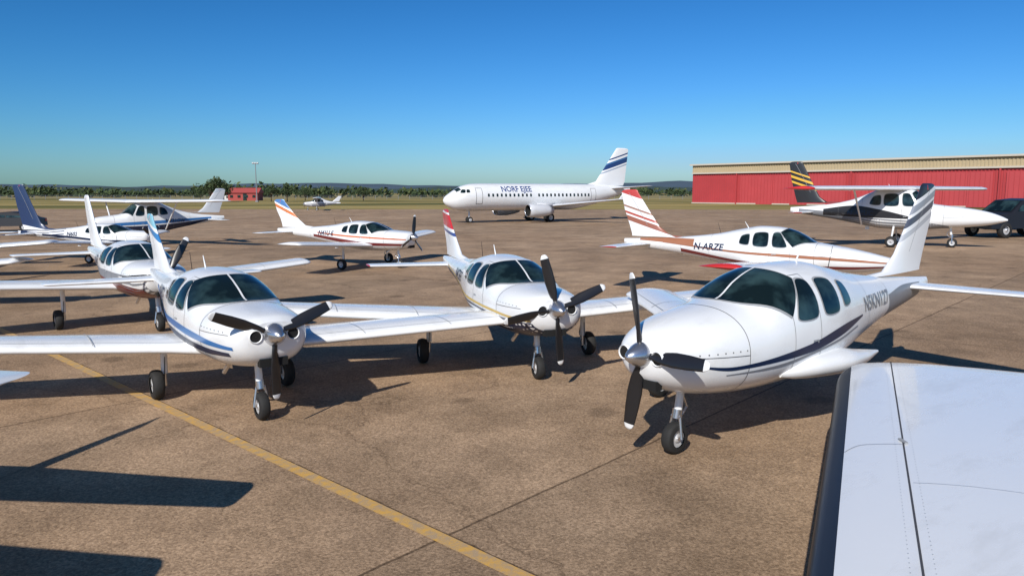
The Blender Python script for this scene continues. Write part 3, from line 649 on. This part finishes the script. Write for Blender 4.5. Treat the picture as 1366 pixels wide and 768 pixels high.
# ------------------------------------------------------------ vegetation and distance
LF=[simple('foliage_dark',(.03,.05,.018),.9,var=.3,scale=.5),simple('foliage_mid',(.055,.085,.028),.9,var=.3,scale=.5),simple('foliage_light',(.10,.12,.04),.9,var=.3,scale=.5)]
BARK=simple('bark',(.09,.065,.045),.95)
def leaves(mb,c,rad,n,size,rng):
    for _ in range(n):
        while True:
            p=Vector((rng.uniform(-1,1),rng.uniform(-1,1),rng.uniform(-1,1)))
            if .2<p.length<1: break
        q=Vector((p.x*rad[0],p.y*rad[1],p.z*rad[2]))+c
        a=Vector((rng.gauss(0,1),rng.gauss(0,1),rng.gauss(0,1))).normalized(); b=a.orthogonal().normalized(); s=size*rng.uniform(.5,1.2)
        k=a.cross(b)
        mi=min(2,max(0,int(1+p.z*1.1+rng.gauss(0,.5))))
        mb.add([q-b*s-k*s*.6,q+b*s-k*s*.5,q+b*s*.7+k*s*.7,q-b*s*.6+k*s*.6],[(0,1,2,3)],mi)
def tree(x,y,h,wd,rng):
    e=empty('tree',(x,y,-.03)); mb=MB(); th=h*.35
    mb.tube((0,0,0),(0,0,th),h*.035,h*.025); tips=[]
    for k in range(7):
        a=k*2.4; r=wd*rng.uniform(.2,.4); p=Vector((math.cos(a)*r,math.sin(a)*r,h*rng.uniform(.45,.82))); mb.tube((0,0,th*rng.uniform(.6,1)),p,h*.018,h*.006,n=6); tips.append(p)
    mb.obj('trunk',[BARK],e)
    mb=MB()
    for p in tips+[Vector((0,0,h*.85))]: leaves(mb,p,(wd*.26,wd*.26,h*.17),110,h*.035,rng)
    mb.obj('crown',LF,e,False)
rng=random.Random(3)
for (px,d,h,wd) in[(284,205,6,4.5),(293,200,6.8,5),(301,208,5.5,4.5),(364,215,4.6,4),(385,210,5.2,3.2),(409,230,4,5),(486,230,4.4,4.2),(350,240,3.6,4.5),(270,240,3.5,4.5)]:
    tree((px-683)/987*d,d,h,wd,rng)
mb=MB()
for i in range(520):
    x=-420+i*1.85+rng.uniform(-3,3); y=400+rng.uniform(-45,60)+40*math.sin(x*.013)
    hh=(2.2+3.2*max(0,noise.noise(Vector((x*.012,3,0)))+.35)+rng.uniform(0,1.8))
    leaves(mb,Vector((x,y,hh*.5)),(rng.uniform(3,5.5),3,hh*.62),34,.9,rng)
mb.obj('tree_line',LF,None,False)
def hills(name,y0,x0,x1,hmax,seed,mat,n=160):
    v=[];f=[]
    for i in range(n+1):
        x=x0+(x1-x0)*i/n; h=hmax*(.6+.4*noise.noise(Vector((i*.06,seed,0)))+.14*noise.noise(Vector((i*.35,seed,2)))); h=max(3,h)
        v+=[(x,y0-300,-1),(x,y0,h),(x,y0+500,-1)]
    for i in range(n): 
        for k in range(2): f.append((3*i+k,3*i+3+k,3*i+4+k,3*i+1+k))
    mesh_obj(name,v,f,mat)
hills('hills',2600,-3600,3600,44,4.2,simple('hill_with_haze_tint',(.06,.095,.13),1,var=.3,scale=.01))  # blue of the distance haze is put into the hill colour
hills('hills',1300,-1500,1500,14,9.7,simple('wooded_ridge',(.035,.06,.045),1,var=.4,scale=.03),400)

def building(name,x,y,w,dp,h,wall,roof,rz=0,gable=True,nwin=4):
    e=empty(name,(x,y,-.03),rz); mb=MB(); mb.box((0,0,h/2),(w,dp,h)); mb.obj('walls',[wall],e,False)
    mb=MB(); o=.4
    if gable: mb.add([(-w/2-o,-dp/2-o,h),(w/2+o,-dp/2-o,h),(w/2+o,0,h+dp*.22),(-w/2-o,0,h+dp*.22),(-w/2-o,dp/2+o,h),(w/2+o,dp/2+o,h)],[(0,1,2,3),(3,2,5,4),(0,3,4),(1,5,2)])
    else: mb.box((0,0,h+.15),(w+o,dp+o,.3))
    mb.obj('roof',[roof],e,False); mb=MB()
    for k in range(nwin): mb.box((-w/2+w*(k+.5)/nwin,-dp/2-.03,h*.55),(w/nwin*.4,.08,h*.35))
    mb.box((w*.07,-dp/2-.04,1.05),(1.1,.1,2.1)); mb.obj('windows_and_door',[GLASS],e,False)
WALLW=simple('white_wall',(.6,.6,.58),.8); RR=simple('red_roof',(.4,.07,.06),.7); RBW=simple('red_wall',(.38,.07,.06),.8)
building('red_shed',-84,235,9,7,2.4,RBW,RR,.1); building('red_shed',-92.5,240,5,6,1.9,WALLW,RR,0)
e=empty('floodlight_mast',(-68.5,200,0)); mb=MB(); mb.tube((0,0,0),(0,0,10),.16,.09); mb.box((0,0,10.1),(1.6,.3,.15))
for x in(-.6,0,.6): mb.box((x,-.15,10.35),(.45,.3,.35),1)
mb.box((0,0,.2),(.7,.7,.4)); mb.obj('mast',[GREY,HUB],e,False)
mb=MB(); 
for i in range(90):
    x=-180+i*4.0; mb.box((x,262,.7),(.1,.1,1.5))
for z in(.5,1.0,1.4): mb.box((0,262,z),(360,.04,.05))
mb.obj('fence',[GREY],None,False)

# ------------------------------------------------------------ vehicles
def car(name,x,y,rz,paint,kind='car',s=1):
    e=empty(name,(x,y,.012),rz,s)
    if kind=='truck': prof=[(-2.6,.45),(-2.62,.95),(-2.5,1.05),(-1.4,1.12),(-.9,1.8),(-.1,1.85),(.35,1.8),(.4,1.1),(2.6,1.1),(2.62,.5)]
    elif kind=='suv': prof=[(-2.25,.4),(-2.3,.8),(-2.15,.98),(-1.1,1.08),(-.45,1.6),(.4,1.68),(1.6,1.62),(2.1,1.15),(2.2,.9),(2.2,.42)]
    else: prof=[(-2.2,.38),(-2.25,.65),(-2.05,.82),(-1.0,.95),(-.3,1.36),(.5,1.43),(1.2,1.35),(1.8,1.0),(2.2,.92),(2.25,.4)]
    v=[];f=[];n=len(prof)
    for k,(yy) in enumerate((-.9,-.82,0,.82,.9)):
        for (a,b) in prof:
            q=yy*(1-.22*max(0,(b-1.0)/.8)); sh=.0 if abs(yy)<.85 else .06
            v.append((a*(1-sh*.3),q,b-(sh if b>.6 else 0)))
    for k in range(4):
        for i in range(n-1): f.append((k*n+i,k*n+i+1,(k+1)*n+i+1,(k+1)*n+i))
        f.append((k*n+n-1,k*n,(k+1)*n,(k+1)*n+n-1))
    f+=[tuple(range(n)),tuple(range(4*n,5*n))]
    o=mesh_obj('body',v,f,paint,e); autosmooth(o,25)
    mb=MB(); top=max(p[1] for p in prof)
    P1=prof[3];P2=prof[4]
    def lat(b): return .82*(1-.22*max(0,(b-1.0)/.8))
    mb.add([(P1[0]+.06,-.7,P1[1]+.05),(P1[0]+.06,.7,P1[1]+.05),(P2[0]-.03,.62,P2[1]-.04),(P2[0]-.03,-.62,P2[1]-.04)],[(0,1,2,3)]); 
    for q in mb.v: q.x-=.02; q.z+=.015
    for sd in(-1,1):
        zl=P1[1]+.06; zh=top-.12
        for (a,b,c,dq) in([(-.95,-.35,-.3,-.72)] if kind=='truck' else [(-.85,.2,.2,-.42),(.28,1.45,1.2,.28)]):
            yy=lat(zl)*1.0+.075; y2=lat(zh)+.045
            mb.add([(a,sd*yy,zl),(b,sd*yy,zl),(c,sd*y2,zh),(dq,sd*y2,zh)],[(0,1,2,3)])
    mb.obj('glazing',[GLASS],e,False)
    mb=MB()
    for wx in(-1.45,1.45):
        for sd in(-1,1): wheel(mb,(wx,sd*.82,.34),.34,.24)
    mb.obj('wheels',[RUB,HUB,STEEL],e)
    mb=MB()
    for sd in(-1,1): mb.box((prof[1][0]+.0,sd*.6,.72),(.08,.3,.14),0); mb.box((prof[-2][0]-.0,sd*.65,.78),(.08,.2,.16),1)
    mb.box((prof[1][0],0,.5),(.1,1.5,.12),2); mb.obj('lamps_and_bumper',[HUB,RED,BLK],e,False)
    return e
DKC=simple('dark_car_paint',(.012,.013,.018),.45)
car('parked_car',-36.6,54,.1,DKC,'car')
car('parked_car',32.2,47.5,.25,DKC,'suv',1.45); car('parked_car',38.5,56,2.9,DKC,'suv',1.2)
# ------------------------------------------------------------ light, sky, camera
sh=Vector((.6,1.6,-1.28)).normalized(); el=math.asin(-sh.z)
sd=bpy.data.lights.new('sun','SUN'); sd.energy=4.8; sd.angle=R(.5); sd.color=(1,.95,.88)
so=bpy.data.objects.new('sun',sd); scene.collection.objects.link(so); so.rotation_euler=sh.to_track_quat('-Z','Y').to_euler()
w=bpy.data.worlds.new('World'); scene.world=w; w.use_nodes=True; nt=w.node_tree; bg=nt.nodes['Background']
sk=nt.nodes.new('ShaderNodeTexSky'); sk.sky_type='NISHITA'; sk.sun_disc=False; sk.sun_elevation=el; sk.sun_rotation=math.atan2(-sh.x,-sh.y)
sk.air_density=1.0; sk.dust_density=.5; sk.ozone_density=2.5; sk.altitude=200
# per-channel contrast of the clear sky (deep, saturated blue); raw sky is brought to display scale by .085 first
sp=nt.nodes.new('ShaderNodeSeparateColor'); nt.links.new(sk.outputs[0],sp.inputs[0]); cb=nt.nodes.new('ShaderNodeCombineColor')
for i,(ex,k) in enumerate(((2.0,.90),(1.42,1.05),(1.5,1.62))):
    a=N(nt,'ShaderNodeMath',operation='MULTIPLY'); a.inputs[1].default_value=.085; nt.links.new(sp.outputs[i],a.inputs[0])
    c=N(nt,'ShaderNodeMath',operation='MINIMUM'); c.inputs[1].default_value=.7; nt.links.new(a.outputs[0],c.inputs[0])
    p=N(nt,'ShaderNodeMath',operation='POWER'); p.inputs[1].default_value=ex; nt.links.new(c.outputs[0],p.inputs[0])
    q=N(nt,'ShaderNodeMath',operation='MULTIPLY'); q.inputs[1].default_value=k*10; nt.links.new(p.outputs[0],q.inputs[0]); nt.links.new(q.outputs[0],cb.inputs[i])
nt.links.new(cb.outputs[0],bg.inputs[0]); bg.inputs[1].default_value=.1
cd=bpy.data.cameras.new('camera'); cd.lens=26; cd.sensor_width=36; cd.clip_end=20000; cd.clip_start=.05
co=bpy.data.objects.new('camera',cd); scene.collection.objects.link(co); co.location=(0,0,2.9); co.rotation_euler=(R(90-7.45),0,0); scene.camera=co
scene.view_settings.view_transform='Standard'; scene.view_settings.look='None'; scene.view_settings.exposure=0
